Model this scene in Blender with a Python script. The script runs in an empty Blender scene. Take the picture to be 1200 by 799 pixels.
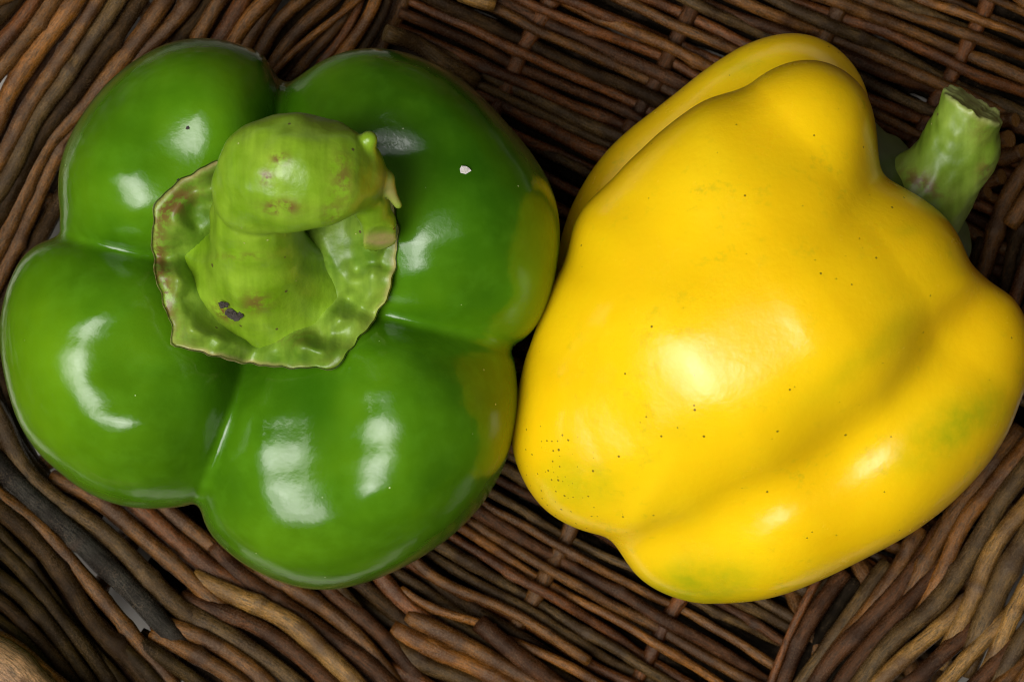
import bpy, math, random
import numpy as np

random.seed(7)
RNG = np.random.default_rng(11)
sc = bpy.context.scene
COL = sc.collection

# ------------------------------------------------------------------ units
U = 0.00015            # one modelling unit = 0.15 mm
H, Z0 = 4000.0, 270.0  # camera height / height of the peppers' widest part
def P(p):
    """plan position (modelling units) + height -> metres"""
    p = np.asarray(p, float)
    k = (H - p[..., 2]) / (H - Z0)
    return np.stack([(p[..., 0]-600)*k*U, -(p[..., 1]-399.5)*k*U, p[..., 2]*U], -1)

# ------------------------------------------------------------------ camera
cd = bpy.data.cameras.new('camera'); cam = bpy.data.objects.new('camera', cd)
COL.objects.link(cam); sc.camera = cam
cam.location = (0, 0, H*U)
cd.sensor_width = 36; cd.lens = 36*(H-Z0)/1200.0
cd.clip_start = 0.01; cd.clip_end = 50
cd.dof.use_dof = True; cd.dof.focus_distance = (H-400)*U; cd.dof.aperture_fstop = 45

# ------------------------------------------------------------------ light
w = bpy.data.worlds.new('World'); sc.world = w; w.use_nodes = True
bg = w.node_tree.nodes['Background']
bg.inputs[0].default_value = (0.86, 0.93, 1.0, 1); bg.inputs[1].default_value = 0.02
def lamp(name, direction, dist, sx, sy, radiance, color=(1, 1, 1), spin=0.0):
    from mathutils import Vector, Quaternion
    d = Vector(direction).normalized()
    ld = bpy.data.lights.new(name, 'AREA'); ld.shape = 'RECTANGLE'
    ld.size = sx; ld.size_y = sy; ld.color = color
    ld.energy = radiance*math.pi*sx*sy
    o = bpy.data.objects.new(name, ld); COL.objects.link(o)
    o.location = d*dist + Vector((0, 0, 0.06))
    q = d.to_track_quat('Z', 'Y') @ Quaternion((0, 0, 1), spin)
    o.rotation_mode = 'QUATERNION'; o.rotation_quaternion = q
    return o
lamp('window_light', (-0.36, -0.20, 0.90), 1.6, 0.86, 1.2, 5.4, (1.0, 0.985, 0.95), 0.2)
lamp('highlight_shaper_low', (-0.27, -0.31, 0.90), 1.65, 0.62, 0.75, 3.6, (1.0, 0.985, 0.95), 0.75)  # added lamp, makes the highlight outline less rectangular
lamp('highlight_shaper_side', (-0.47, -0.05, 0.88), 1.65, 0.55, 0.95, 3.2, (1.0, 0.985, 0.95), -0.45)  # second added lamp, skews the highlight shape sideways
lamp('soft_edge_lamp', (-0.36, -0.20, 0.90), 1.75, 1.5, 1.9, 1.1, (0.97, 0.985, 1.0))  # added wide dim lamp, softens the highlight edges

sc.view_settings.view_transform = 'Standard'; sc.view_settings.look = 'None'
sc.view_settings.exposure = 0.12; sc.view_settings.gamma = 1
sc.render.engine = 'CYCLES'
sc.cycles.filter_width = 1.0

# ------------------------------------------------------------------ helpers
def tag(o, label=None, cat=None, group=None, kind=None):
    if label: o['label'] = label
    if cat: o['category'] = cat
    if group: o['group'] = group
    if kind: o['kind'] = kind
    return o
def empty(name, loc=(0, 0, 0)):
    o = bpy.data.objects.new(name, None); o.location = loc; o.empty_display_size = 0.02
    COL.objects.link(o); return o
def mesh_obj(name, V, F, mat, parent=None, attrs=None, uv=None, smooth=True):
    me = bpy.data.meshes.new(name)
    V = np.asarray(V, float)
    if parent is not None: V = V - np.array(parent.location)[None]
    F = np.asarray(F, np.int32)
    n = F.shape[1]
    me.vertices.add(len(V)); me.vertices.foreach_set('co', V.ravel())
    me.loops.add(F.size); me.loops.foreach_set('vertex_index', F.ravel())
    me.polygons.add(len(F))
    me.polygons.foreach_set('loop_start', np.arange(0, F.size, n, dtype=np.int32))
    me.update(calc_edges=True); me.validate()
    if smooth: me.polygons.foreach_set('use_smooth', np.ones(len(me.polygons), bool))
    for k, a in (attrs or {}).items():
        at = me.attributes.new(k, 'FLOAT', 'POINT'); at.data.foreach_set('value', np.asarray(a, np.float32))
    if uv is not None:
        at = me.attributes.new('tuv', 'FLOAT_VECTOR', 'POINT'); at.data.foreach_set('vector', np.asarray(uv, np.float32).ravel())
    me.materials.append(mat)
    o = bpy.data.objects.new(name, me); COL.objects.link(o)
    if parent is not None: o.parent = parent
    return o

# ------------------------------------------------------------------ signed distance modelling
def smin(a, b, k):
    h = np.clip(0.5+0.5*(b-a)/k, 0, 1)
    return b*(1-h)+a*h-k*h*(1-h)
def ellipsoid(p, c, ax, ang, up, dn, e=2.0):
    """ax = two plan semi-axes, first one along angle ang; up/dn = semi-heights above and below the centre"""
    ca, sa = math.cos(ang), math.sin(ang)
    dx, dy, dz = p[..., 0]-c[0], p[..., 1]-c[1], p[..., 2]-c[2]
    u = dx*ca+dy*sa; v = -dx*sa+dy*ca
    rz = np.where(dz > 0, up, dn)
    h2 = (u/ax[0])**2+(v/ax[1])**2
    k0 = (h2**(e/2)+np.abs(dz/rz)**e)**(1/e)+1e-9
    k1 = np.sqrt((u/ax[0]**2)**2+(v/ax[1]**2)**2+(dz/rz**2)**2)+1e-9
    return k0*(k0-1)/np.maximum(k1, 1e-4)
def rcone(p, a, b, ra, rb):
    a = np.array(a, float); b = np.array(b, float); ab = b-a
    t = np.clip(((p-a)@ab)/(ab@ab), 0, 1)
    d = np.linalg.norm(p-a-t[..., None]*ab, axis=-1)
    s = t*t*(3-2*t)*0.5+t*0.5
    return d-(ra+(rb-ra)*s)
def chain(p, pts, k):
    d = None
    for q0, q1 in zip(pts[:-1], pts[1:]):
        e = rcone(p, q0[:3], q1[:3], q0[3], q1[3])
        d = e if d is None else smin(d, e, k)
    return d
def grad(f, p, e=0.8):
    g = np.empty_like(p)
    for i in range(3):
        dv = np.zeros(3); dv[i] = e
        g[:, i] = (f(p+dv)-f(p-dv))/(2*e)
    return g
def surface_net(f, lo, hi, h):
    lo = np.array(lo, float); hi = np.array(hi, float)
    n = np.ceil((hi-lo)/h).astype(int)+1
    ax = [lo[i]+h*np.arange(n[i]) for i in range(3)]
    S = np.empty(n, np.float32)
    YZ = np.stack(np.meshgrid(ax[1], ax[2], indexing='ij'), -1)
    for i, x in enumerate(ax[0]):
        q = np.concatenate([np.full(YZ.shape[:2]+(1,), x), YZ], -1)
        S[i] = f(q)
    ins = S < 0
    c = np.zeros(np.array(S.shape)-1, np.int8)
    for dx in (0, 1):
        for dy in (0, 1):
            for dz in (0, 1):
                c += ins[dx:ins.shape[0]-1+dx, dy:ins.shape[1]-1+dy, dz:ins.shape[2]-1+dz]
    act = (c > 0) & (c < 8)
    idx = -np.ones(act.shape, np.int64); ii = np.argwhere(act); idx[act] = np.arange(len(ii))
    V = lo+h*(ii+0.5)
    quads = []
    for a in range(3):
        b, d = (a+1) % 3, (a+2) % 3
        s0 = [slice(None)]*3; s1 = [slice(None)]*3
        s0[a] = slice(0, -1); s1[a] = slice(1, None)
        A, B = ins[tuple(s0)], ins[tuple(s1)]
        e = np.argwhere(A != B)
        e = e[(e[:, b] > 0) & (e[:, d] > 0) & (e[:, b] < S.shape[b]-1) & (e[:, d] < S.shape[d]-1)]
        flip = ~A[tuple(e.T)]
        def cell(ob, od):
            q = e.copy(); q[:, b] += ob; q[:, d] += od
            return idx[tuple(q.T)]
        q = np.stack([cell(-1, -1), cell(0, -1), cell(0, 0), cell(-1, 0)], -1)
        q[flip] = q[flip][:, ::-1]
        quads.append(q)
    F = np.concatenate(quads)
    E = np.concatenate([F[:, [i, (i+1) % 4]] for i in range(4)])
    for it in range(5):
        for _ in range(2):
            d = f(V); g = grad(f, V); V = V-np.clip(d, -h, h)[:, None]*g/np.maximum((g*g).sum(1), 0.2)[:, None]
        if it < 4:
            acc = np.zeros_like(V); cnt = np.zeros(len(V))
            for k in range(3): acc[:, k] = np.bincount(E[:, 0], V[E[:, 1], k], len(V))
            cnt = np.bincount(E[:, 0], minlength=len(V))
            V = 0.4*V+0.6*acc/np.maximum(cnt, 1)[:, None]
    return V, F[:, ::-1].copy()
def vnoise(p, s, seed=0):
    """cheap smooth noise from sines, about -1..1"""
    r = np.random.default_rng(seed); o = 0
    for _ in range(7):
        k = r.normal(size=3); k /= np.linalg.norm(k); k *= 2*math.pi/s*r.uniform(0.6, 1.5)
        o = o+np.sin(p@k+r.uniform(0, 6.28))
    return o/3.0
def fit_outline(V, poly, c):
    """push the widest contour (seen from above) of a star-shaped body onto a measured outline"""
    c = np.array(c, float); poly = np.array(poly, float)
    # dense periodic outline
    pa = np.arctan2(poly[:, 1]-c[1], poly[:, 0]-c[0]); pr = np.hypot(poly[:, 0]-c[0], poly[:, 1]-c[1])
    o = np.argsort(pa); pa, pr = pa[o], pr[o]
    pa3 = np.concatenate([pa-2*math.pi, pa, pa+2*math.pi]); pr3 = np.concatenate([pr, pr, pr])
    # monotone-ish smooth interpolation: cubic hermite with finite-difference slopes
    NB = 720; tb = -math.pi+2*math.pi*(np.arange(NB)+0.5)/NB
    m = np.gradient(pr3, pa3)
    j = np.clip(np.searchsorted(pa3, tb)-1, 0, len(pa3)-2)
    hh = pa3[j+1]-pa3[j]; t = (tb-pa3[j])/hh
    Rt = ((2*t**3-3*t**2+1)*pr3[j]+(t**3-2*t**2+t)*hh*m[j]+(-2*t**3+3*t**2)*pr3[j+1]+(t**3-t**2)*hh*m[j+1])
    d = V[:, :2]-c; r = np.hypot(d[:, 0], d[:, 1]); a = np.arctan2(d[:, 1], d[:, 0])
    b = np.clip(((a+math.pi)/(2*math.pi)*NB).astype(int), 0, NB-1)
    Rm = np.zeros(NB); np.maximum.at(Rm, b, r)
    Rm = np.maximum(Rm, np.maximum(np.roll(Rm, 1), np.roll(Rm, -1))*0.995)
    ker = np.exp(-0.5*(np.arange(-18, 19)/5.0)**2); ker /= ker.sum()
    def sm(x): return np.convolve(np.concatenate([x[-18:], x, x[:18]]), ker, 'valid')
    q = sm(Rt/Rm)
    print('outline', [(int(math.degrees(tb[k])), int(c[0]+Rt[k]*math.cos(tb[k])), int(c[1]+Rt[k]*math.sin(tb[k])), round(float(q[k]), 2)) for k in range(0, NB, 15)])
    f = (a+math.pi)/(2*math.pi)*NB-0.5; i0 = np.floor(f).astype(int); t = f-i0
    qq = q[i0 % NB]*(1-t)+q[(i0+1) % NB]*t
    RR = Rm[i0 % NB]*(1-t)+Rm[(i0+1) % NB]*t
    wgt = np.clip((r/RR-0.45)/0.55, 0, 1); wgt = wgt*wgt*(3-2*wgt)
    V = V.copy(); V[:, :2] = c+d*(1+(qq-1)*wgt)[:, None]
    return V
def blob(V, x, y, sx, sy=None, ang=0.0):
    sy = sy or sx; dx, dy = V[:, 0]-x, V[:, 1]-y; c, s = math.cos(ang), math.sin(ang)
    return np.exp(-((dx*c+dy*s)/sx)**2-((-dx*s+dy*c)/sy)**2)

# ------------------------------------------------------------------ materials
class NT:
    def __init__(s, name):
        m = bpy.data.materials.new(name); m.use_nodes = True; s.m = m; s.t = m.node_tree
        s.b = s.t.nodes['Principled BSDF']
    def n(s, typ, **kw):
        x = s.t.nodes.new(typ)
        for k, v in kw.items():
            if k.startswith('_'): x.inputs[k[1:].replace('_', ' ')].default_value = v
            else: setattr(x, k, v)
        return x
    def l(s, a, b): s.t.links.new(a, b)
    def ramp(s, src, pts, interp='LINEAR'):
        r = s.n('ShaderNodeValToRGB'); r.color_ramp.interpolation = interp
        e = r.color_ramp.elements
        while len(e) < len(pts): e.new(0.5)
        for q, (p, c) in zip(e, pts): q.position = p; q.color = c if len(c) == 4 else (*c, 1)
        s.l(src, r.inputs[0]); return r.outputs[0]
    def mix(s, f, a, b, mode='MIX'):
        x = s.n('ShaderNodeMix', data_type='RGBA', blend_type=mode)
        for sock, v in ((x.inputs[0], f), (x.inputs[6], a), (x.inputs[7], b)):
            if isinstance(v, bpy.types.NodeSocket): s.l(v, sock)
            else: sock.default_value = v if isinstance(v, (int, float)) else (*v, 1)
        return x.outputs[2]
    def math(s, op, a, b=0.0, clamp=False):
        x = s.n('ShaderNodeMath', operation=op); x.use_clamp = clamp
        for sock, v in ((x.inputs[0], a), (x.inputs[1], b)):
            if isinstance(v, bpy.types.NodeSocket): s.l(v, sock)
            else: sock.default_value = v
        return x.outputs[0]
    def attr(s, name): return s.n('ShaderNodeAttribute', attribute_name=name).outputs['Fac']
    def coord(s): return s.n('ShaderNodeTexCoord').outputs['Object']
    def noise(s, vec, scale, detail=4, rough=0.55, dist=0.0):
        x = s.n('ShaderNodeTexNoise', _Scale=scale, _Detail=detail, _Roughness=rough, _Distortion=dist); s.l(vec, x.inputs['Vector']); return x.outputs['Fac']
    def specks(s, vec, scale, size, keep):
        """scattered small dots: 1 inside a dot"""
        v = s.n('ShaderNodeTexVoronoi', _Scale=scale); s.l(vec, v.inputs['Vector'])
        sep = s.n('ShaderNodeSeparateColor'); s.l(v.outputs['Color'], sep.inputs[0])
        rad = s.math('MULTIPLY', sep.outputs[1], size)
        a = s.math('LESS_THAN', v.outputs['Distance'], rad)
        if isinstance(keep, bpy.types.NodeSocket): b = s.math('LESS_THAN', sep.outputs[0], keep)
        else: b = s.math('LESS_THAN', sep.outputs[0], keep)
        return s.math('MULTIPLY', a, b)
    def bump(s, h, strength, dist, prev=None):
        x = s.n('ShaderNodeBump', _Strength=strength, _Distance=dist); s.l(h, x.inputs['Height'])
        if prev is not None: s.l(prev, x.inputs['Normal'])
        return x.outputs['Normal']

def mat_green():
    s = NT('green_skin'); v = s.coord()
    n1 = s.noise(v, 45, 3); n2 = s.noise(v, 260, 5)
    c = s.ramp(n1, [(0.3, (0.032, 0.110, 0.002)), (0.52, (0.064, 0.180, 0.003)), (0.75, (0.105, 0.245, 0.004))])
    c = s.mix(s.ramp(n2, [(0.45, (0, 0, 0)), (0.8, (0.35,)*3)]), c, (0.10, 0.27, 0.012))
    c = s.mix(s.attr('dark'), c, (0.018, 0.085, 0.001))  # painted shade of the grooves, over the skin colour
    c = s.mix(s.math('MULTIPLY', s.attr('lime'), 0.36), c, (0.21, 0.38, 0.004))
    c = s.mix(s.specks(v, 520, 0.09, 0.12), c, (0.42, 0.52, 0.22))
    c = s.mix(s.specks(v, 170, 0.05, 0.07), c, (0.02, 0.025, 0.01))
    s.l(c, s.b.inputs['Base Color'])
    r = s.ramp(s.noise(v, 90, 6, 0.6), [(0.3, (0.10,)*3), (0.72, (0.21,)*3)])
    s.l(r, s.b.inputs['Roughness'])
    s.b.inputs['IOR'].default_value = 1.45
    nb = s.bump(s.noise(v, 700, 4), 0.10, 0.0005)
    nb = s.bump(s.noise(v, 110, 2), 0.10, 0.0012, nb)
    s.l(nb, s.b.inputs['Normal'])
    return s.m
def mat_yellow():
    s = NT('yellow_skin'); v = s.coord()
    n1 = s.noise(v, 32, 3)
    c = s.ramp(n1, [(0.3, (0.88, 0.525, 0.003)), (0.55, (0.92, 0.59, 0.004)), (0.75, (0.94, 0.635, 0.007))])
    g = s.math('MULTIPLY', s.attr('greenish'), s.ramp(s.noise(v, 130, 6, 0.65), [(0.3, (0.35,)*3), (0.65, (1, 1, 1))]), True)
    c = s.mix(g, c, (0.30, 0.36, 0.004))
    f = s.ramp(s.noise(v, 330, 5, 0.7), [(0.55, (0, 0, 0)), (0.68, (0.45,)*3)])
    f = s.math('MULTIPLY', f, s.ramp(s.noise(v, 60, 3), [(0.45, (0, 0, 0)), (0.62, (1, 1, 1))]))
    c = s.mix(f, c, (0.50, 0.42, 0.01))
    c = s.mix(s.specks(v, 1150, 0.28, s.attr('dirty')), c, (0.22, 0.14, 0.008))
    c = s.mix(s.specks(v, 300, 0.035, 0.10), c, (0.20, 0.13, 0.01))
    s.l(c, s.b.inputs['Base Color'])
    r = s.ramp(s.noise(v, 95, 7, 0.72), [(0.3, (0.14,)*3), (0.72, (0.32,)*3)])
    s.l(r, s.b.inputs['Roughness'])
    s.b.inputs['IOR'].default_value = 1.45
    s.b.inputs['Subsurface Weight'].default_value = 0.35
    s.b.inputs['Subsurface Radius'].default_value = (1.0, 0.65, 0.08); s.b.inputs['Subsurface Scale'].default_value = 0.004
    nb = s.bump(s.noise(v, 800, 3), 0.06, 0.0004)
    nb = s.bump(s.noise(v, 60, 5, 0.6), 0.20, 0.0014, nb)
    s.l(nb, s.b.inputs['Normal'])
    return s.m
def mat_stem(name, base, light, brown, rough=0.34, rot=0.0):
    s = NT(name); v = s.coord()
    c = s.mix(s.ramp(s.noise(v, 90, 5, 0.6), [(0.35, (0, 0, 0)), (0.7, (1, 1, 1))]), base, light)
    mp = s.n('ShaderNodeMapping'); mp.inputs['Scale'].default_value = (1.0, 0.12, 0.12); mp.inputs['Rotation'].default_value = (0, 0, rot); s.l(v, mp.inputs[0])
    c = s.mix(s.ramp(s.noise(mp.outputs[0], 420, 3, 0.6), [(0.4, (0, 0, 0)), (0.7, (0.45,)*3)]), c, tuple(0.55*q for q in base))
    c = s.mix(s.math('MULTIPLY', s.attr('cut'), s.ramp(s.noise(v, 300, 4), [(0.3, (0.5,)*3), (0.6, (1, 1, 1))])), c, brown)
    m = s.math('MULTIPLY', s.attr('scar'), s.ramp(s.noise(v, 500, 5, 0.7), [(0.42, (0, 0, 0)), (0.55, (1, 1, 1))]), True)
    c = s.mix(m, c, (0.15, 0.088, 0.02))
    c = s.mix(s.specks(v, 500, 0.2, 0.10), c, (0.09, 0.07, 0.02))
    c = s.mix(s.specks(v, 520, 0.10, 0.08), c, (0.5, 0.5, 0.22))
    s.l(c, s.b.inputs['Base Color']); s.b.inputs['Roughness'].default_value = rough
    nb = s.bump(s.noise(v, 700, 4), 0.25, 0.0004)
    nb = s.bump(s.noise(v, 160, 3), 0.10, 0.0012, nb)
    s.l(nb, s.b.inputs['Normal']); return s.m
def mat_bark():
    s = NT('willow_bark')
    oi = s.n('ShaderNodeObjectInfo')
    uv = s.n('ShaderNodeAttribute', attribute_name='tuv').outputs['Vector']
    off = s.n('ShaderNodeVectorMath', operation='ADD'); s.l(uv, off.inputs[0])
    rnd = s.math('MULTIPLY', oi.outputs['Random'], 37.0)
    cx = s.n('ShaderNodeCombineXYZ'); s.l(rnd, cx.inputs[2]); s.l(rnd, cx.inputs[0]); s.l(cx.outputs[0], off.inputs[1])
    mp = s.n('ShaderNodeMapping'); mp.inputs['Scale'].default_value = (1, 1, 0.16); s.l(off.outputs[0], mp.inputs[0])
    st = mp.outputs[0]; v = off.outputs[0]
    streak = s.noise(st, 4.2, 4, 0.72)
    patch = s.noise(v, 0.16, 2, 0.6)
    fine = s.noise(v, 3.6, 4, 0.75)
    c = s.mix(s.ramp(streak, [(0.34, (0, 0, 0)), (0.64, (1, 1, 1))]), s.mix(1.0, oi.outputs['Color'], (0.22, 0.27, 0.27), 'MULTIPLY'), s.mix(1.0, oi.outputs['Color'], (1.8, 1.7, 1.5), 'MULTIPLY'))
    c = s.mix(s.ramp(patch, [(0.42, (0, 0, 0)), (0.60, (0.85,)*3)]), c, s.mix(1.0, oi.outputs['Color'], (0.34, 0.28, 0.26), 'MULTIPLY'))
    dust = s.math('MULTIPLY', s.ramp(fine, [(0.52, (0, 0, 0)), (0.75, (0.7,)*3)]), s.ramp(s.noise(v, 0.3, 3), [(0.4, (0, 0, 0)), (0.7, (1, 1, 1))]))
    c = s.mix(dust, c, (0.20, 0.125, 0.065))
    c = s.mix(s.ramp(s.noise(v, 5.5, 4, 0.7), [(0.35, (0.85,)*3), (0.5, (0, 0, 0))]), c, s.mix(1.0, c, (0.3, 0.27, 0.25), 'MULTIPLY'))
    c = s.mix(s.attr('cut'), c, s.mix(1.0, oi.outputs['Color'], (1.6, 1.7, 1.8), 'MULTIPLY'))
    c = s.mix(s.attr('node'), c, (0.05, 0.032, 0.022))
    s.l(c, s.b.inputs['Base Color'])
    r = s.ramp(fine, [(0.3, (0.17,)*3), (0.7, (0.36,)*3)]); s.l(r, s.b.inputs['Roughness'])
    sep = s.n('ShaderNodeSeparateColor'); s.l(oi.outputs['Color'], sep.inputs[0])
    s.l(s.math('MULTIPLY', s.math('MULTIPLY', sep.outputs[0], 7.0, True), 0.5), s.b.inputs['Specular IOR Level'])
    s.b.inputs['Specular Tint'].default_value = (1.0, 0.86, 0.70, 1)
    nb = s.bump(streak, 0.4, 0.0006)
    nb = s.bump(fine, 0.4, 0.0004, nb)
    s.l(nb, s.b.inputs['Normal']); return s.m
def mat_plain(name, c1, c2, scale, rough=0.8):
    s = NT(name); v = s.coord()
    s.l(s.ramp(s.noise(v, scale, 6, 0.65), [(0.3, c1), (0.7, c2)]), s.b.inputs['Base Color'])
    s.b.inputs['Roughness'].default_value = rough
    s.l(s.bump(s.noise(v, scale*6, 4), 0.3, 0.0006), s.b.inputs['Normal']); return s.m

GREEN, YELLOW, BARK = mat_green(), mat_yellow(), mat_bark()
GSTEM = mat_stem('fresh_stem', (0.165, 0.31, 0.006), (0.29, 0.45, 0.03), (0.42, 0.30, 0.13))
GCAL = mat_stem('crinkled_calyx', (0.095, 0.20, 0.008), (0.30, 0.45, 0.045), (0.50, 0.38, 0.17), 0.42)
YSTEM = mat_stem('dull_stem', (0.125, 0.215, 0.010), (0.25, 0.355, 0.045), (0.42, 0.45, 0.16), 0.45, 0.6)
DCALYX = mat_stem('dark_calyx', (0.045, 0.075, 0.008), (0.07, 0.11, 0.012), (0.16, 0.10, 0.04), 0.5)

# ------------------------------------------------------------------ surface under the basket
m = mat_plain('pale_cloth', (0.46, 0.42, 0.37), (0.58, 0.54, 0.48), 14)
gz = -62*U
g = mesh_obj('tabletop', [(-3, -3, gz), (3, -3, gz), (3, 3, gz), (-3, 3, gz)], [(0, 1, 2, 3)], m, smooth=False)
tag(g, kind='structure')

# ------------------------------------------------------------------ basket of willow rods
basket = empty('wicker_basket', (0, 0, gz))
tag(basket, 'dark brown wicker basket of woven willow rods under both peppers', 'basket')

def spline(pts, step):
    pts = np.array(pts, float)
    if len(pts) == 2: pts = np.array([pts[0], (pts[0]+pts[1])/2, pts[1]])
    ext = np.vstack([2*pts[0]-pts[1], pts, 2*pts[-1]-pts[-2]])
    out = []
    for i in range(1, len(ext)-2):
        p0, p1, p2, p3 = ext[i-1:i+3]
        n = max(2, int(np.linalg.norm(p2[:2]-p1[:2])/step))
        t = np.arange(n)[:, None]/n
        out.append(0.5*((2*p1)+(-p0+p2)*t+(2*p0-5*p1+4*p2-p3)*t**2+(-p0+3*p1-3*p2+p3)*t**3))
    out.append(pts[-1][None])
    return np.vstack(out)
ROD_SEED = [0]
def rod(pts, r, color, name='willow_rod', taper=(1.0, 1.0), step=7.0, jit=1.0, sides=10, smooth=0):
    """round willow rod through pts (plan x, y, height); cut ends, uneven thickness, a few leaf nodes"""
    ROD_SEED[0] += 1; rg = np.random.default_rng(1000+ROD_SEED[0])
    C = spline(pts, step); n = len(C)
    seg = np.linalg.norm(np.diff(C, axis=0), axis=1); s = np.concatenate([[0], np.cumsum(seg)])
    for k in range(3):
        for wl in (210, 90):
            C[:, k] += jit*wl/90*1.0*np.sin(s*2*math.pi/wl/rg.uniform(0.8, 1.25)+rg.uniform(0, 6.28))
    if smooth > 0:
        m = int(min(smooth/step, (n-3)//2))
        if m > 0:
            kx = np.hanning(2*m+3)[1:-1]; kx /= kx.sum()
            for k in range(3):
                e0, e1 = C[0, k], C[-1, k]
                pad = np.concatenate([2*e0-C[m:0:-1, k], C[:, k], 2*e1-C[-2:-m-2:-1, k]]); C[:, k] = np.convolve(pad, kx, 'valid')
    W = P(C); T = np.gradient(W, axis=0); T /= np.linalg.norm(T, axis=1)[:, None]
    up = np.array([0.05, 0.03, 1.0]); A = np.cross(T, up); A /= np.linalg.norm(A, axis=1)[:, None]; B = np.cross(A, T)
    R = np.linspace(r*taper[0], r*taper[1], n)
    R = R*(1+0.05*np.sin(s/41*rg.uniform(0.7, 1.3)+rg.uniform(0, 6))+0.035*np.sin(s/13+rg.uniform(0, 6)))
    node = np.zeros(n); NB = []
    q = rg.uniform(20, 220)
    while q < s[-1]:
        NB.append((q, rg.uniform(0, 6.28))); q += rg.uniform(110, 260)
    th = np.linspace(0, 2*math.pi, sides, endpoint=False)
    RR = np.repeat(R[:, None], sides, 1)
    nodeA = np.zeros((n, sides))
    RR *= 1+0.05*np.sin(2*th+rg.uniform(0, 6))[None]+0.02*rg.normal(size=(n, sides))
    for q, a in NB:
        gs = np.exp(-((s-q)/7.0)**2); ang = np.clip(np.cos(th-a), 0, 1)**2
        RR += R[:, None]*(0.10*gs[:, None]+0.30*gs[:, None]*ang[None])
        nodeA = np.maximum(nodeA, 0.8*np.exp(-((s-q-4)/3.5)**2)[:, None]*(0.35+0.65*ang[None]))
    k = RR*U
    V = W[:, None]+k[..., None]*(np.cos(th)[None, :, None]*A[:, None]+np.sin(th)[None, :, None]*B[:, None])
    uv = np.empty((n, sides, 3))
    uv[..., 0] = np.cos(th)*R[:, None]*0.12; uv[..., 1] = np.sin(th)*R[:, None]*0.12; uv[..., 2] = s[:, None]*0.12
    V = V.reshape(-1, 3); uv = uv.reshape(-1, 3)
    i = np.arange(n-1)[:, None]*sides; j = np.arange(sides)[None]; j2 = (j+1) % sides
    F = np.stack([i+j, i+sides+j, i+sides+j2, i+j2], -1).reshape(-1, 4)
    cut = np.zeros(len(V))
    # cut ends: rim ring + centre
    for end, base in ((0, 0), (1, (n-1)*sides)):
        ring = V[base:base+sides]; cen = ring.mean(0); t = T[0]*-1 if end == 0 else T[-1]
        b2 = len(V)
        V = np.vstack([V, ring*0.96+cen*0.04, cen[None]+t*R[0]*U*0.12]); uv = np.vstack([uv, uv[base:base+sides], uv[base:base+1]])
        cut = np.concatenate([cut, np.ones(sides+1)])
        for a in range(sides):
            a2 = (a+1) % sides
            if end == 0: F = np.vstack([F, [base+a, base+a2, b2+a2, b2+a], [b2+a, b2+a2, b2+sides, b2+sides]])
            else: F = np.vstack([F, [base+a2, base+a, b2+a, b2+a2], [b2+a2, b2+a, b2+sides, b2+sides]])
    nodeV = np.concatenate([nodeA.ravel(), np.zeros(len(V)-nodeA.size)])
    quad = F[F[:, 2] != F[:, 3]]; tri = F[F[:, 2] == F[:, 3]][:, :3]
    me = bpy.data.meshes.new(name)
    V = V-np.array(basket.location)[None]
    nl = quad.size+tri.size
    me.vertices.add(len(V)); me.vertices.foreach_set('co', V.ravel())
    me.loops.add(nl); me.loops.foreach_set('vertex_index', np.concatenate([quad.ravel(), tri.ravel()]).astype(np.int32))
    me.polygons.add(len(quad)+len(tri))
    me.polygons.foreach_set('loop_start', np.concatenate([np.arange(len(quad))*4, quad.size+np.arange(len(tri))*3]).astype(np.int32))
    me.update(calc_edges=True)
    me.polygons.foreach_set('use_smooth', np.ones(len(me.polygons), bool))
    for kk, a in (('cut', cut), ('node', nodeV)):
        at = me.attributes.new(kk, 'FLOAT', 'POINT'); at.data.foreach_set('value', np.asarray(a, np.float32))
    at = me.attributes.new('tuv', 'FLOAT_VECTOR', 'POINT'); at.data.foreach_set('vector', np.asarray(uv, np.float32).ravel())
    me.materials.append(BARK)
    o = bpy.data.objects.new(name, me); COL.objects.link(o); o.parent = basket
    v = rg.uniform(0.85, 1.15)
    v *= 0.74; o.color = (color[0]*v, color[1]*v, color[2]*v, 1)
    return o

# bark colours; BK is for the added rods that darken gaps
BR = (0.160, 0.066, 0.014); RB = (0.165, 0.054, 0.012); DK = (0.046, 0.024, 0.008); GY = (0.120, 0.070, 0.024)
TN = (0.330, 0.175, 0.042); OR = (0.260, 0.100, 0.016); MR = (0.085, 0.033, 0.012); BK = (0.014, 0.010, 0.006); OL = (0.052, 0.031, 0.009)

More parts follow.
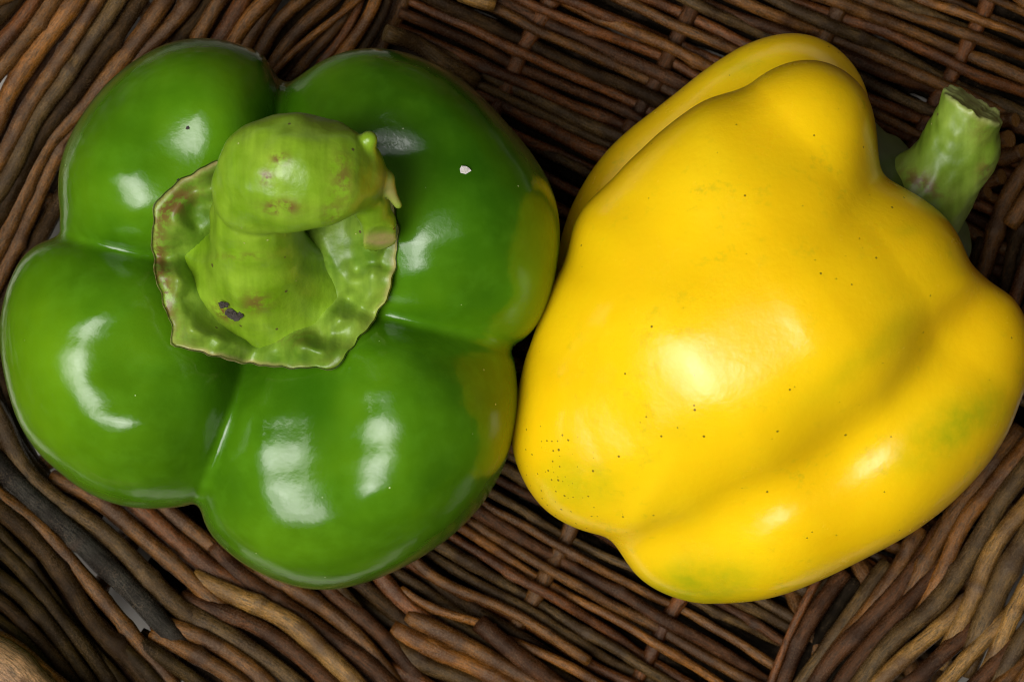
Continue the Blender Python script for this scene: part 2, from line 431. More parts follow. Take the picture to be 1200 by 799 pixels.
# --- base: stakes lengthwise, weavers across them, over one and under the next
fc = np.array([800.0, 400.0])
sd = np.array([0.46, -0.888]); wd = np.array([0.888, 0.46])       # stake and weaver directions
SP = 152.0                                                        # stake spacing
def stake_x(t): return 3.0+SP*t
for t in range(-3, 5):
    c = fc+wd*(stake_x(t)-20)
    pts = [(*(c+sd*q), -6.0) for q in (-640, -300, 0, 300, 660)]
    rod(pts, 10.5, [BR, RB, MR][t % 3], jit=0.8, name='base_stake')
tint = [BR, RB, BR, MR, GY, RB, BR, OR, DK, MR, BR, GY]
q = -600.0; i = 0
while q < 640:
    rg = np.random.default_rng(500+i)
    r = rg.uniform(6.4, 9.0)
    # weavers swing slightly: flatter at the far end, steeper at the near end
    ang = math.radians(27-0.010*q+rg.normal()*1.3); d = np.array([math.cos(ang), math.sin(ang)])
    c = fc+sd*q
    s0, s1 = -430-0.25*q*(q > 0), 470
    pts = []
    for k in range(-5, 5):
        for f in (0.0, 0.5):
            x = stake_x(k+f)-20
            z = 12.0*math.cos(math.pi*(k+f+i))+rg.normal()*1.5
            if s0 <= x <= s1:
                p = c+d*x
                pts.append((p[0]+rg.normal()*1.5, p[1]+rg.normal()*1.5, z+2))
    rod(pts, r, tint[rg.integers(len(tint))], taper=(1.1, 0.8) if i % 2 else (0.8, 1.1), jit=0.45)
    q += rg.uniform(13.0, 16.5); i += 1

# added near-black rods under the base, standing in for shade in its gaps
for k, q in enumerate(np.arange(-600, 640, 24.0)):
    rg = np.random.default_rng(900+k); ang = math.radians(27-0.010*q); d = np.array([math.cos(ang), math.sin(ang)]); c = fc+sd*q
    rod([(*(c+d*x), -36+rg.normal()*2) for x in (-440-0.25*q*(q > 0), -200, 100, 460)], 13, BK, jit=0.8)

# --- walls: rods wound round the base, one above the other, leaning outwards
def wall(rows, sc_, dive=9, gap=2):
    for row in rows:
        pts, w_, colr = row[:3]; z0 = row[3]
        n = len(pts)
        P3 = []
        for a, (x, y) in enumerate(pts):
            e = dive if (a == 0 or a == n-1) else 0
            P3.append((x, y, z0-e))
        rod(P3, w_*sc_, colr, jit=0.2, smooth=60)
    def res(pts, n=14):
        C = spline([(x, y, 0) for x, y in pts], 5.0)[:, :2]; L = np.concatenate([[0], np.cumsum(np.linalg.norm(np.diff(C, axis=0), axis=1))])
        t = np.linspace(0, L[-1], n); return np.stack([np.interp(t, L, C[:, 0]), np.interp(t, L, C[:, 1])], -1)
    for k in range(len(rows)-1):  # dark rods added behind the wound ones, so gaps look shaded
        A, B = res(rows[k][0]), res(rows[k+1][0])
        d = np.linalg.norm(A-B, axis=1)
        if d.max() > 70 or k % 4 == gap: continue
        M = (A+B)/2; z = min(rows[k][3], rows[k+1][3])-21
        rod([(*q, z) for q in M[::2]], 9.5, [DK, BK, MR][k % 3], jit=0.35, smooth=38)
# left wall, upper half (from the wall's foot outwards)
UL = [
 ([(-60, 470), (0, 365), (40, 290), (110, 170), (200, 62), (262, -22)], 22, DK, 70),
 ([(-50, 415), (0, 325), (35, 251), (80, 150), (140, 80), (183, 48), (228, -5), (250, -45)], 22, BR, 84),
 ([(-60, 390), (0, 286), (26, 229), (60, 160), (100, 125), (125, 87), (155, 55), (196, -3), (220, -45)], 23, BR, 96),
 ([(-60, 330), (0, 252), (22, 205), (50, 152), (83, 118), (113, 72), (140, 38), (165, -3), (190, -45)], 21, DK, 108),
 ([(-60, 285), (5, 216), (35, 145), (63, 112), (100, 55), (142, -5), (165, -45)], 24, GY, 122),
 ([(-60, 250), (0, 192), (28, 130), (60, 85), (83, 50), (118, -5), (140, -45)], 20, BR, 132),
 ([(-60, 225), (-10, 160), (12, 105), (50, 50), (93, -5), (120, -45)], 25, OR, 146),
 ([(-60, 165), (-10, 95), (30, 45), (65, -5), (90, -45)], 22, BR, 156),
 ([(-60, 115), (0, 53), (42, 0), (70, -45)], 20, RB, 168),
 ([(-60, 75), (-5, 22), (20, -5), (50, -45)], 22, DK, 180),
 ([(-70, 45), (-20, 0), (20, -45)], 22, BR, 194),
 ([(230, 48), (245, 20), (262, -8), (285, -50)], 22, BR, 84),
 ([(245, 70), (262, 38), (287, -2), (310, -50)], 22, RB, 74),
 ([(262, 72), (280, 36), (294, 14), (318, -4), (350, -50)], 20, OR, 78),
 ([(272, 90), (288, 50), (304, 26), (324, -4), (345, -50)], 20, BR, 66),
 ([(296, 85), (312, 46), (328, 20), (362, -6), (400, -50)], 20, BR, 60),
 ([(310, 95), (328, 62), (345, 38), (397, -6), (430, -50)], 19, BR, 54),
 ([(316, 90), (332, 70), (360, 46), (412, 8), (425, -4)], 9, OR, 62),
 ([(330, 110), (352, 80), (372, 54), (402, 22), (430, -30)], 15, BR, 44),
 ([(350, 110), (372, 78), (392, 58), (412, 30), (425, -8)], 11, RB, 44),
 ([(380, 95), (400, 64), (422, 40), (438, 12), (446, -12), (452, -50)], 17, OR, 48),
 ([(395, 110), (418, 66), (440, 38), (455, 5), (460, -40)], 14, DK, 32),
]
wall(UL, 0.50)
# left wall, lower half; its shade is put into darker rod colours
LL = [
 ([(-20, 375), (-4, 430), (6, 478), (30, 540), (72, 580), (120, 605)], 24, DK, 66),
 ([(-60, 560), (10, 610), (60, 665), (120, 740), (200, 830)], 20, BK, 98),
 ([(-60, 640), (10, 690), (70, 760), (120, 830)], 22, DK, 138),
 ([(-60, 690), (10, 735), (60, 795), (80, 830)], 22, DK, 156),
 ([(60, 605), (130, 660), (190, 722), (260, 800)], 20, DK, 82),
 ([(-60, 330), (-30, 400), (-10, 460), (20, 530), (60, 575)], 20, DK, 84),
 ([(-80, 330), (-45, 410), (-22, 470), (0, 520), (24, 560)], 20, BR, 96),
 ([(-90, 380), (-50, 450), (-28, 500), (-5, 540), (20, 572)], 20, DK, 108),
 ([(-40, 440), (-8, 470), (10, 517), (26, 550), (62, 585), (100, 607), (120, 620), (140, 640), (175, 677), (202, 707), (232, 728)], 23, GY, 102),
 ([(-50, 500), (-10, 535), (12, 560), (37, 585), (82, 622), (117, 655), (157, 694), (193, 736), (218, 762)], 24, (0.042, 0.039, 0.034), 116),
 ([(-50, 540), (0, 582), (25, 598), (40, 610), (70, 642), (105, 683), (157, 745), (200, 800), (240, 840)], 17, BR, 122),
 ([(-50, 560), (0, 598), (25, 615), (45, 640), (75, 674), (104, 725), (140, 760), (190, 815)], 21, DK, 132),
 ([(-50, 585), (0, 620), (15, 642), (50, 679), (80, 730), (134, 790), (170, 835)], 16, OL, 138),
 ([(-50, 610), (0, 643), (37, 679), (70, 724), (105, 765), (150, 830)], 18, OL, 148),
 ([(-50, 640), (0, 676), (45, 716), (85, 770), (120, 820)], 18, OL, 158),
 ([(-50, 670), (0, 702), (45, 748), (90, 805), (110, 840)], 17, DK, 168),
 ([(-50, 700), (0, 728), (40, 768), (80, 820)], 18, OL, 178),
 ([(60, 560), (100, 575), (132, 597), (160, 625), (200, 655), (228, 684), (255, 708), (275, 730)], 21, BR, 84),
 ([(120, 560), (165, 597), (200, 626), (237, 660), (270, 682), (300, 696)], 21, RB, 68),
 ([(150, 560), (195, 597), (237, 632), (287, 672), (330, 690)], 19, BR, 56),
 ([(228, 676), (250, 684), (287, 705), (334, 722), (374, 759), (417, 799), (450, 840)], 23, TN, 86),
 ([(212, 700), (236, 709), (305, 734), (339, 759), (387, 799), (420, 840)], 19, MR, 90),
 ([(198, 706), (220, 717), (250, 734), (300, 764), (347, 799), (390, 840)], 21, GY, 98),
 ([(180, 728), (204, 735), (250, 751), (312, 799), (350, 840)], 21, BR, 108),
 ([(178, 742), (203, 755), (240, 771), (284, 800), (330, 840)], 20, BR, 118),
 ([(150, 745), (190, 770), (240, 805), (280, 840)], 18, OL, 126),
 ([(120, 740), (160, 775), (210, 830)], 17, OL, 134),
 ([(250, 640), (278, 675), (330, 705), (374, 739), (436, 781), (480, 830)], 23, MR, 64),
 ([(275, 640), (308, 675), (349, 692), (399, 726), (440, 766), (470, 810)], 20, BR, 54),
 ([(350, 650), (384, 692), (440, 736), (475, 775), (520, 830)], 19, MR, 44),
 ([(370, 660), (400, 696), (429, 732), (467, 759), (480, 775), (557, 799), (610, 840)], 20, GY, 40),
 ([(395, 650), (424, 686), (463, 718), (492, 742), (505, 760)], 18, DK, 34),
 ([(420, 640), (447, 676), (474, 710), (500, 728), (520, 740)], 18, RB, 34),
 ([(420, 770), (455, 785), (500, 800), (560, 850)], 20, RB, 40),
 ([(462, 735), (480, 746), (502, 759), (545, 775), (592, 799), (640, 830)], 21, OR, 44),
 ([(478, 722), (498, 732), (543, 752), (624, 799), (680, 835)], 21, BR, 42),
 ([(561, 729), (575, 738), (602, 765), (640, 792), (680, 820)], 20, MR, 46),
 ([(470, 690), (507, 714), (545, 724), (580, 735)], 10, OR, 42),
 ([(470, 640), (490, 662), (521, 687), (557, 698), (602, 716), (645, 745), (690, 775)], 12, BR, 34),
 ([(590, 748), (618, 757), (660, 776), (700, 800), (740, 830)], 13, OR, 34),
]
wall(LL, 0.56, gap=9)
# right wall
RW = [
 ([(890, 840), (905, 797), (923, 745), (951, 690), (975, 650)], 10, RB, 46),
 ([(905, 840), (921, 789), (940, 745), (962, 705), (990, 670)], 18, MR, 42),
 ([(915, 840), (940, 797), (978, 747), (1004, 708), (1040, 660)], 19, GY, 56),
 ([(925, 850), (960, 790), (991, 748), (1030, 700), (1058, 655), (1080, 620)], 19, BR, 66),
 ([(940, 830), (965, 782), (997, 748), (1032, 714), (1075, 662), (1110, 610)], 19, MR, 76),
 ([(960, 840), (990, 794), (1023, 750), (1054, 719), (1086, 682), (1108, 655)], 20, MR, 88),
 ([(985, 840), (1011, 794), (1047, 747), (1098, 709), (1124, 670), (1156, 618), (1173, 583), (1202, 549), (1240, 500)], 22, GY, 104),
 ([(1078, 722), (1088, 705), (1110, 660), (1124, 616), (1149, 586), (1202, 525), (1240, 470)], 19, OR, 94),
 ([(1060, 705), (1074, 682), (1094, 642), (1116, 602), (1150, 560), (1195, 500)], 19, BR, 84),
 ([(1000, 835), (1032, 797), (1075, 757), (1126, 713), (1150, 690)], 21, TN, 112),
 ([(1100, 780), (1111, 759), (1142, 695), (1166, 635), (1202, 595), (1240, 545)], 21, TN, 120),
 ([(1040, 840), (1074, 794), (1107, 764), (1143, 733), (1165, 712)], 19, MR, 126),
 ([(1130, 790), (1143, 760), (1170, 688), (1202, 630), (1240, 575)], 25, GY, 134),
 ([(1075, 840), (1112, 794), (1156, 747), (1186, 717), (1205, 700)], 19, TN, 140),
 ([(1150, 800), (1166, 771), (1184, 724), (1204, 684), (1240, 630)], 19, TN, 148),
 ([(1110, 840), (1145, 799), (1184, 760), (1220, 720)], 19, MR, 152),
 ([(1160, 820), (1182, 775), (1206, 735), (1240, 690)], 21, GY, 160),
 ([(1140, 850), (1170, 805), (1215, 765)], 19, BR, 166),
 ([(1180, 850), (1205, 800), (1240, 750)], 20, OR, 174),
 ([(1100, 400), (1140, 345), (1160, 300), (1166, 280), (1174, 240), (1204, 194), (1240, 150)], 20, BR, 60),
 ([(1183, 264), (1204, 234), (1240, 190)], 20, BR, 78),
 ([(1150, 420), (1178, 340), (1188, 280), (1200, 255)], 14, DK, 62),
 ([(1160, 440), (1190, 350), (1206, 300), (1230, 250)], 18, RB, 78),
 ([(1180, 460), (1206, 375), (1230, 300)], 18, BR, 92),
 ([(1130, 370), (1148, 320), (1157, 290), (1160, 262)], 11, RB, 50),
 ([(1120, 380), (1140, 320), (1150, 280)], 12, DK, 34),
]
wall(RW, 0.56, gap=9)
# upper wall all round, above and beyond what is wound close to the base
for k in range(15):
    a_, b_ = 690+15*k, 500+15*k; z = 196+21*k; pts = []
    for t in np.linspace(0, 2*math.pi, 49):
        c_, s_ = math.cos(t), math.sin(t)
        x = 600+a_*math.copysign(abs(c_)**0.5, c_); y = 400+b_*math.copysign(abs(s_)**0.5, s_)
        pts.append((x+4*math.cos(24*t+math.pi*k), y+4*math.cos(24*t+math.pi*k), z))
    rod(pts, 13, [BR, GY, OR, DK, RB][k % 5], jit=0.6, step=14)
# stakes of the walls, standing behind the wound rods
for (x0, y0, x1, y1, z0, z1) in [(200, 180, -20, 60, 50, 150), (260, 130, 130, -40, 45, 130), (330, 110, 250, -50, 40, 70), (100, 260, -60, 170, 60, 140),
        (150, 560, -40, 690, 50, 150), (190, 590, 60, 760, 50, 140), (300, 640, 180, 830, 40, 105), (400, 660, 330, 840, 25, 75), (100, 520, -50, 590, 55, 120),
        (1000, 650, 1100, 840, 40, 130), (1080, 620, 1220, 790, 60, 150), (1130, 560, 1250, 650, 70, 130), (930, 690, 990, 850, 20, 80)]:
    rod([(x0, y0, z0-26), ((x0+x1)/2, (y0+y1)/2, (z0+z1)/2-26), (x1, y1, z1-26)], 11, BR, name='wall_stake')
# short stake ends where the base meets the wall
for (x, y, r) in [(1180, 160, 11), (1198, 176, 11), (1171, 208, 10), (1157, 226, 9), (1186, 140, 9)]:
    rod([(x-30, y+8, 12), (x-8, y+2, 24), (x+2, y, 34)], r, BR, name='stake_end')
rod([(452, 40, 52), (500, 62, 30), (560, 95, 10)], 11, GY, name='stake_end')
rod([(540, -8, 26), (580, 3, 24)], 10, TN, name='stake_end')
# rolled rim
rod([(-160, 712, 226), (-60, 757, 232), (10, 790, 236), (70, 840, 236), (140, 915, 232)], 34, (0.46, 0.27, 0.14), name='rim_rod', taper=(1, 0.9))
rod([(-160, 690, 212), (-50, 735, 214), (30, 770, 216), (95, 828, 216), (160, 895, 212)], 14, OR, name='rim_rod')

# ------------------------------------------------------------------ green pepper
def green_sdf(p):
    lobes = [
        ((192, 182, 330), (142, 124), math.atan2(-0.66, 0.75), 172, 315),
        ((487, 232, 330), (185, 158), math.atan2(0.8, 0.6), 170, 320),
        ((145, 432, 330), (160, 146), math.atan2(0.83, 0.55), 172, 315),
        ((424, 518, 330), (184, 165), math.atan2(-0.4, 0.9), 182, 320)]
    d = None
    for c, ax, a, up, dn in lobes:
        e = ellipsoid(p, c, ax, a, up, dn, 2.25)
        d = e if d is None else smin(d, e, 13)
    core = ellipsoid(p, (322, 340, 280), (185, 175), 0.3, 110, 250)
    return smin(d, core, 55)
GOUT = [(345,97),(318,68),(290,55),(260,47),(230,45),(200,50),(170,64),(140,85),(115,110),(92,142),(75,178),(68,215),(70,245),(74,263),(40,285),(20,310),(8,340),(0,380),(1,415),(8,450),(22,495),(45,530),(70,553),(95,572),(125,587),(160,595),(195,596),(224,594),(245,625),(270,650),(300,669),(330,682),(365,690),(405,688),(440,678),(480,660),(515,638),(545,613),(570,583),(590,547),(602,505),(607,455),(604,415),(628,385),(645,345),(654,300),(656,265),(648,225),(630,190),(607,160),(580,130),(550,100),(520,80),(485,65),(445,57),(410,59),(378,70),(355,85)]
V, F = surface_net(green_sdf, (-40, 20, -30), (700, 730, 560), 5.0)
# inner dent of the near lobe
dent = blob(V, 360, 505, 60, 105, -0.15)*(V[:, 2] > 330)
V[:, 2] -= 40*dent
up_ = (V[:, 2] > 330)
V[:, 2] -= up_*(28*blob(V, 188, 172, 64, 110, math.atan2(-0.66, 0.75))+40*blob(V, 195, 400, 120, 58, -0.44)+30*blob(V, 455, 208, 82, 130, math.atan2(0.8, 0.6)))
V[:, 2] -= 8*blob(V, 560, 330, 60, 30, 0.6)*(V[:, 2] > 330)
V[:, 2] += 3.0*vnoise(V, 150, 3)+0.8*vnoise(V, 55, 4)
V = fit_outline(V, GOUT, (325, 345))
V[:, 2] -= V[:, 2].min()-17
zs = V[:, 2]
lime = 0.75*blob(V, 30, 440, 55, 130)+0.5*blob(V, 85, 190, 30, 90)+0.5*blob(V, 320, 640, 120, 50)+0.35*blob(V, 130, 520, 100, 60)
dark = 0.7*blob(V, 366, 470, 40, 70, -0.15)+0.5*blob(V, 245, 470, 40, 60, 0.5)+0.55*blob(V, 330, 120, 35, 60)+0.35*blob(V, 480, 380, 80, 30)+0.5*blob(V, 560, 180, 90, 110)  # shade painted as darker green: grooves, near-lobe dent, far right lobe
green = empty('green_pepper', tuple(P((330, 345, 17.0))))
tag(green, 'glossy green bell pepper standing with its crooked stem upwards', 'bell pepper')
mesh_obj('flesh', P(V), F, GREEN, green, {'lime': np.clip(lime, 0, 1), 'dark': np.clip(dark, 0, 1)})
GV = V

# calyx: crumpled plate on the hollow top
def top_of(Vb, X, Y):
    """height of a body's upper surface at plan points"""
    up = Vb[Vb[:, 2] > 250]; out = np.empty(len(X))
    for i in range(len(X)):
        d2 = (up[:, 0]-X[i])**2+(up[:, 1]-Y[i])**2
        j = np.argpartition(d2, 6)[:6]; out[i] = up[j, 2].mean()
    return out
CAL = [(250,192),(214,211),(184,236),(180,262),(180,292),(184,325),(193,355),(202,380),(203,404),(240,412),(275,422),(310,427),(345,430),(372,430),(396,431),(406,412),(422,394),(440,370),(455,343),(462,312),(466,280),(463,250),(455,225),(430,195),(400,180),(350,170),(300,175)]
ca = np.array(CAL, float); cc = np.array([322.0, 308.0])
pa = np.arctan2(ca[:, 1]-cc[1], ca[:, 0]-cc[0]); pr = np.hypot(*(ca-cc).T); o = np.argsort(pa); pa, pr = pa[o], pr[o]
NT_, NR = 180, 44
th = np.linspace(-math.pi, math.pi, NT_, endpoint=False)
Rc = np.interp(th, np.concatenate([pa-2*math.pi, pa, pa+2*math.pi]), np.tile(pr, 3))
Rc = Rc*(1+0.008*np.sin(th*23+1)+0.006*np.sin(th*41))
rho = (np.arange(1, NR+1)/NR)**0.85
X = cc[0]+(rho[:, None]*Rc[None]*np.cos(th)[None]); Y = cc[1]+(rho[:, None]*Rc[None]*np.sin(th)[None])
ZT = top_of(GV, X.ravel(), Y.ravel()).reshape(X.shape)
rimz = top_of(GV, X[-1], Y[-1]); rimz = np.convolve(np.tile(rimz, 3), np.ones(17)/17, 'same')[NT_:2*NT_]
rr = np.hypot(X-303, Y-330)
Q = np.stack([X, Y, 0*X], -1)
z = ZT*0.35+0.65*np.minimum(ZT, 440)+9
ring = np.exp(-((rho-0.80)/0.13)**2)[:, None]
z = z+ring*(13*vnoise(Q, 70, 5)+6*vnoise(Q, 42, 6))+2*vnoise(Q, 30, 8)*np.clip(rho*1.3, 0, 1)[:, None]
for bx, by, bs, bh in [(425,345,17,16),(436,292,16,17),(395,372,20,14),(352,398,24,10),(300,408,22,9),(236,385,20,12),(212,330,16,12),(207,285,22,12),(212,248,20,12),(420,262,16,12),(372,352,18,12),(250,395,14,-10),(325,412,10,-10),(408,348,10,-14),(420,318,9,-12),(196,308,9,-12),(228,262,10,-12),(376,392,9,-12)]:
    z += bh*np.exp(-((X-bx)**2+(Y-by)**2)/bs**2)
z = z+14*np.exp(-(rr/80)**2)+34*np.exp(-(rr/115)**2)
fold = np.abs(np.sin(th*5.5+0.7*np.sin(th*2)))[None]*np.exp(-((rho-0.82)/0.15)**2)[:, None]
z += 15*fold
z += (rho**8)[:, None]*(7+6*np.sin(th*7+0.5)+4*np.sin(th*13))[None]
z = np.maximum(z, ZT+4)
bot = z-7-3*(1-rho)[:, None]
Vt = np.stack([X, Y, z], -1).reshape(-1, 3); Vb = np.stack([X, Y, np.minimum(bot, z-6)], -1).reshape(-1, 3)
# rounded rim between the two skins
Vr = np.stack([cc[0]+1.012*Rc*np.cos(th), cc[1]+1.012*Rc*np.sin(th), z[-1]-3.2], -1)
ctop = np.array([[cc[0], cc[1], z[0].mean()]])
nt = NR*NT_
i = np.arange(NR-1)[:, None]*NT_; j = np.arange(NT_)[None]; j2 = (j+1) % NT_
Ft = np.stack([i+j, i+NT_+j, i+NT_+j2, i+j2], -1).reshape(-1, 4)[:, ::-1]
jj = np.arange(NT_); jj2 = (jj+1) % NT_
lt = (NR-1)*NT_
Fr1 = np.stack([lt+jj, lt+jj2, 2*nt+jj2, 2*nt+jj], -1)[:, ::-1]; Fr2 = np.stack([2*nt+jj, 2*nt+jj2, nt+lt+jj2, nt+lt+jj], -1)[:, ::-1]
Fb = (Ft+nt)[:, ::-1]
VC = np.vstack([Vt, Vb, Vr])
cutv = np.concatenate([np.repeat(np.clip((rho-0.955)/0.045, 0, 1), NT_)*np.tile(0.45+0.55*np.sin(th*3+2), NR).clip(0, 1)]*2+[np.ones(NT_)*0.9])
scar = 1.0*np.clip(0.25*np.exp(-((np.hypot(VC[:, 0]-322, VC[:, 1]-308)-140)/14)**2)+blob(VC, 190, 350, 14, 45)+blob(VC, 205, 240, 30, 14, -0.6)+0.8*blob(VC, 300, 352, 22, 12)+0.5*blob(VC, 345, 395, 30, 10)+0.6*blob(VC, 185, 300, 9, 40), 0, 1)
mesh_obj('calyx', P(VC), np.vstack([Ft[:, ::-1], Fr1[:, ::-1], Fr2[:, ::-1], Fb[:, ::-1]]), GCAL, green, {'cut': cutv, 'scar': scar})

# stem: rises from the calyx, swells and bends over, torn end
def gstem_sdf(p):
    d = chain(p, [(308, 334, 424, 62), (305, 320, 450, 58), (301, 298, 488, 51), (299, 264, 526, 47), (298, 240, 556, 45)], 25)
    d = smin(d, ellipsoid(p, (312, 332, 420), (104, 72), 0.3, 48, 60), 42)
    d = smin(d, chain(p, [(298, 222, 588, 50), (318, 203, 612, 61), (350, 201, 618, 62), (388, 202, 610, 54), (414, 207, 596, 36)], 22), 5)
    hook = np.maximum(chain(p, [(414, 212, 592, 32), (434, 240, 566, 22), (443, 262, 548, 19), (447, 290, 534, 17)], 8), (p[..., 0]-445)*0.2+(p[..., 1]-278)*0.9+(p[..., 2]-540)*0.35)
    d = smin(d, hook, 14)
    d = smin(d, chain(p, [(420, 205, 606, 20), (428, 182, 622, 10), (432, 164, 634, 9)], 5), 6)
    d = smin(d, chain(p, [(424, 196, 600, 18), (450, 212, 590, 12), (466, 240, 578, 7)], 5), 5)
    return d+2.2*vnoise(p, 90, 21)+0.8*vnoise(p, 34, 22)+1.1*np.sin(p[..., 1]/5.5+0.02*p[..., 0])*np.exp(-((p[..., 1]-300)/26)**2)
V, F = surface_net(gstem_sdf, (190, 90, 330), (500, 460, 720), 3.4)
cutv = np.clip(np.clip(blob(V, 447, 280, 20, 7)*1.6, 0, 1)*(V[:, 2] < 575)+0.8*blob(V, 458, 224, 10, 20, -0.5), 0, 1)
scar = np.clip(1.3*blob(V, 328, 186, 10, 7)+1.2*blob(V, 312, 208, 9, 8)+1.4*blob(V, 330, 243, 20, 8)+0.8*blob(V, 402, 210, 14, 30)+0.8*blob(V, 388, 250, 10, 10)+1.2*blob(V, 262, 366, 14, 8, 0.7)+0.9*blob(V, 300, 355, 18, 12)+0.6*blob(V, 285, 300, 30, 4), 0, 1)
mesh_obj('stem', P(V), F, GSTEM, green, {'cut': cutv, 'scar': scar})
GSV = V

# ------------------------------------------------------------------ yellow pepper
def yellow_sdf(p):
    M1 = chain(p, [(946, 172, 318, 100), (850, 252, 322, 122), (758, 345, 312, 104), (700, 455, 310, 90)], 40)
    M2 = chain(p, [(1032, 322, 345, 102), (950, 378, 370, 130), (860, 430, 350, 142), (770, 492, 316, 128), (698, 526, 315, 97)], 40)
    L3 = chain(p, [(1128, 420, 296, 84), (1085, 478, 302, 95), (1038, 522, 302, 100), (940, 588, 296, 98), (814, 628, 268, 80)], 40)
    L0 = chain(p, [(922, 148, 145, 108), (815, 220, 138, 102), (712, 315, 140, 70)], 40)
    core = ellipsoid(p, (865, 400, 200), (230, 200), -0.7, 200, 190)
    d = smin(smin(M1, M2, 80), rcone(p, (925, 300, 342), (810, 395, 340), 118, 122), 60)
    d = smin(d, L3, 42)
    d = smin(d, L0, 7)
    return smin(d, core, 30)
YOUT = [(662,262),(676,228),(720,168),(760,135),(800,103),(830,78),(860,60),(890,47),(920,40),(945,41),(965,47),(985,60),(1003,80),(1015,102),(1024,135),(1029,170),(1031,200),(1050,214),(1080,232),(1105,252),(1122,275),(1131,295),(1136,310),(1160,325),(1182,343),(1200,368),(1207,400),(1206,430),(1198,465),(1182,505),(1160,540),(1130,575),(1095,605),(1060,630),(1020,651),(980,670),(940,688),(900,701),(870,706),(840,707),(810,704),(780,695),(755,681),(737,663),(722,645),(712,629),(690,624),(665,614),(640,598),(622,577),(608,550),(600,522),(602,490),(608,455),(617,415),(630,378),(643,345),(653,308),(659,280)]
V, F = surface_net(yellow_sdf, (560, 0, -20), (1250, 750, 540), 5.0)
V[:, 2] += 3.0*vnoise(V, 180, 31)
V[:, 2] -= 5*blob(V, 1000, 235, 40, 110, math.atan2(0.6, -0.6)+math.pi/2)*(V[:, 2] > 300)
V = fit_outline(V, YOUT, (880, 395))
V[:, 2] -= V[:, 2].min()-17
greenish = 1.0*blob(V, 822, 688, 64, 34)+0.9*blob(V, 1120, 500, 75, 30, -0.6)+0.5*blob(V, 662, 570, 40, 40)+0.4*blob(V, 1010, 420, 70, 16, -0.7)+0.35*blob(V, 700, 560, 40, 30)+0.25*blob(V, 780, 505, 40, 20)+0.35*blob(V, 870, 80, 40, 14)+0.4*blob(V, 1062, 270, 14, 10)
dirty = 0.02+1.0*blob(V, 654, 560, 36, 50, -0.5)+0.25*blob(V, 690, 600, 50, 20)+0.3*blob(V, 1050, 248, 22, 10)+0.12*blob(V, 830, 480, 90, 30)
yellow = empty('yellow_pepper', tuple(P((880, 400, 17.0))))
tag(yellow, 'bright yellow bell pepper lying on its side with green stem', 'bell pepper')
mesh_obj('flesh', P(V), F, YELLOW, yellow, {'greenish': np.clip(greenish, 0, 1), 'dirty': np.clip(dirty, 0, 1)})
YV = V

def ystem_sdf(p):
    d = chain(p, [(1058, 258, 205, 62), (1082, 228, 215, 48), (1107, 194, 230, 39), (1126, 160, 248, 36), (1146, 112, 268, 42)], 20)
    d = smin(d, rcone(p, (1122, 215, 225), (1150, 178, 240), 26, 24), 18)
    d = smin(d, rcone(p, (1046, 216, 205), (1088, 236, 214), 20, 42), 30)
    n = np.array([0.50, -0.84, 0.22]); n /= np.linalg.norm(n)
    cutp = (p-np.array([1141, 122, 262.0]))@n+1.5*vnoise(p, 14, 44)
    d = np.maximum(d, cutp)
    return d+1.6*vnoise(p, 60, 41)+0.6*vnoise(p, 22, 42)+0.5*np.sin((p[..., 0]*0.85+p[..., 1]*0.5)/3.6+0.6*vnoise(p, 70, 43))
V, F = surface_net(ystem_sdf, (960, 60, 100), (1230, 350, 340), 3.4)
n_ = np.array([0.50, -0.84, 0.22]); n_ /= np.linalg.norm(n_)
cutv = np.clip(1-np.abs((V-np.array([1141, 122, 262.0]))@n_)/7, 0, 1)
scar = np.clip(1.0*blob(V, 1080, 215, 30, 12, 0.5)+blob(V, 1155, 202, 10, 12)+0.4*blob(V, 1150, 150, 14, 22), 0, 1)
mesh_obj('stem', P(V), F, YSTEM, yellow, {'cut': cutv*0.8, 'scar': scar})
def ycal_sdf(p):
    ax = np.array([0.70, -0.66, 0.25]); ax /= np.linalg.norm(ax)
    q = p-np.array([1068, 205, 195.0]); h = q@ax; rad = np.linalg.norm(q-h[..., None]*ax, axis=-1)
    h = h+0.0016*rad**2
    return np.sqrt((np.maximum(rad-108, 0))**2+h**2)-9+1.5*vnoise(p, 40, 52)
V, F = surface_net(ycal_sdf, (910, 70, 40), (1200, 390, 350), 4.0)
mesh_obj('calyx', P(V), F, DCALYX, yellow, {'cut': np.zeros(len(V)), 'scar': np.zeros(len(V))})

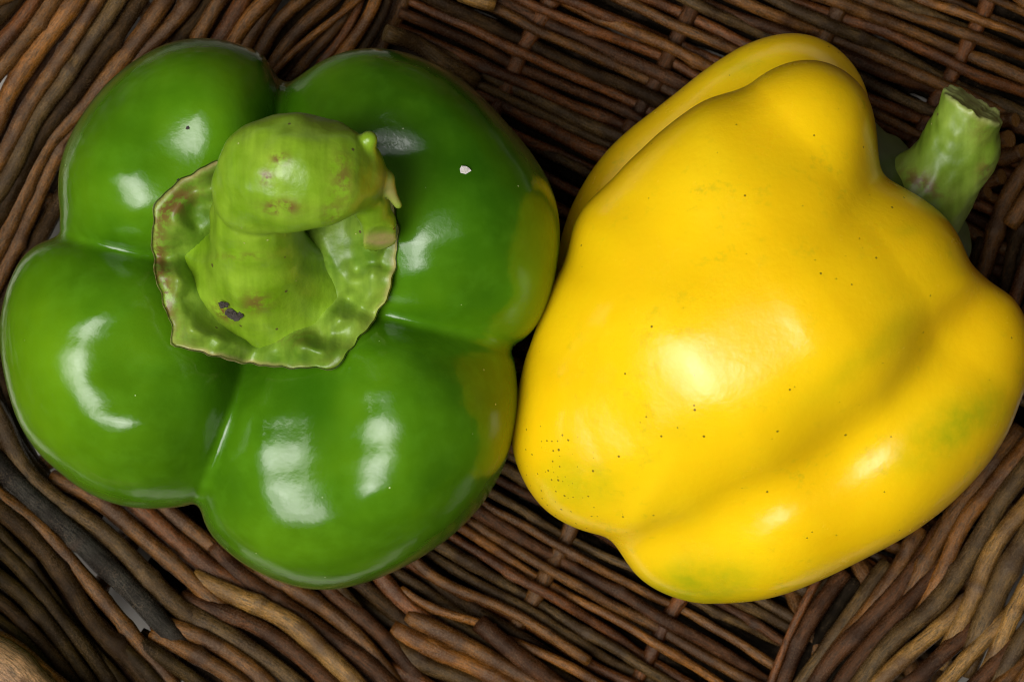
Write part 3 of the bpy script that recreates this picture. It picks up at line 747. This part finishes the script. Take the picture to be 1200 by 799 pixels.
# ------------------------------------------------------------------ crumbs and flakes lying on the peppers
def crumb(name, x, y, r, mat, label, cat, Vs, flat=0.45, seed=0, group=None):
    rg = np.random.default_rng(seed)
    near = Vs[(Vs[:, 0]-x)**2+(Vs[:, 1]-y)**2 < 36]; z = near[:, 2].max()-1.0
    pts = []; fc_ = []
    nth, nph = 9, 6
    for a in range(1, nph):
        for b in range(nth):
            ph = math.pi*a/nph; t = 2*math.pi*b/nth; k = r*rg.uniform(0.45, 1.3)
            pts.append((x+k*math.sin(ph)*math.cos(t)*1.3, y+k*math.sin(ph)*math.sin(t), z+r*flat*0.45+k*flat*math.cos(ph)))
    for a in range(nph-2):
        for b in range(nth):
            b2 = (b+1) % nth; fc_.append((a*nth+b, a*nth+b2, (a+1)*nth+b2, (a+1)*nth+b))
    n0 = len(pts); pts += [(x, y, z+r*flat*1.2), (x, y, z-r*flat*0.5)]
    W = P(np.array(pts)); me = bpy.data.meshes.new(name)
    loc = P((x, y, z)); W = W-loc
    fs = fc_+[(b2 % nth, b2-1, n0) for b2 in range(1, nth+1)]+[((nph-2)*nth+b, (nph-2)*nth+(b+1) % nth, n0+1) for b in range(nth)]
    me.from_pydata(W.tolist(), [], fs); me.materials.append(mat)
    o = bpy.data.objects.new(name, me); o.location = loc; COL.objects.link(o)
    tag(o, label, cat, group); return o
SOIL = mat_plain('dry_soil', (0.02, 0.016, 0.012), (0.06, 0.045, 0.035), 900)
HUSK = mat_plain('pale_husk', (0.55, 0.50, 0.45), (0.75, 0.70, 0.64), 900)
SV = np.vstack([VC[:len(VC)//2], GSV])
crumb('flake', 545, 200, 5.5, HUSK, 'small whitish flake stuck to the green pepper beside its stem', 'flake', GV, 0.35, 3)
for k, (x, y, r, t) in enumerate([(262, 357, 4.5, 'smallest of three dark soil crumbs at the foot of the green stem'), (270, 367, 6.0, 'largest of three dark soil crumbs at the foot of the green stem'), (279, 371, 5.0, 'dark soil crumb touching the largest one at the green stem foot')]):
    crumb('soil_crumb', x, y, r, SOIL, t, 'crumb', SV, 0.5, 10+k, 'soil crumbs by the green stem')
for k, (x, y, r, t) in enumerate([(220, 150, 2.4, 'tiny dark dirt speck on the bulge of the upper green lobe'), (211, 212, 3.4, 'dark dirt speck on green skin right against the calyx rim')]):
    crumb('dirt_speck', x, y, r, SOIL, t, 'speck', GV, 0.5, 20+k, 'dirt specks on the green pepper')
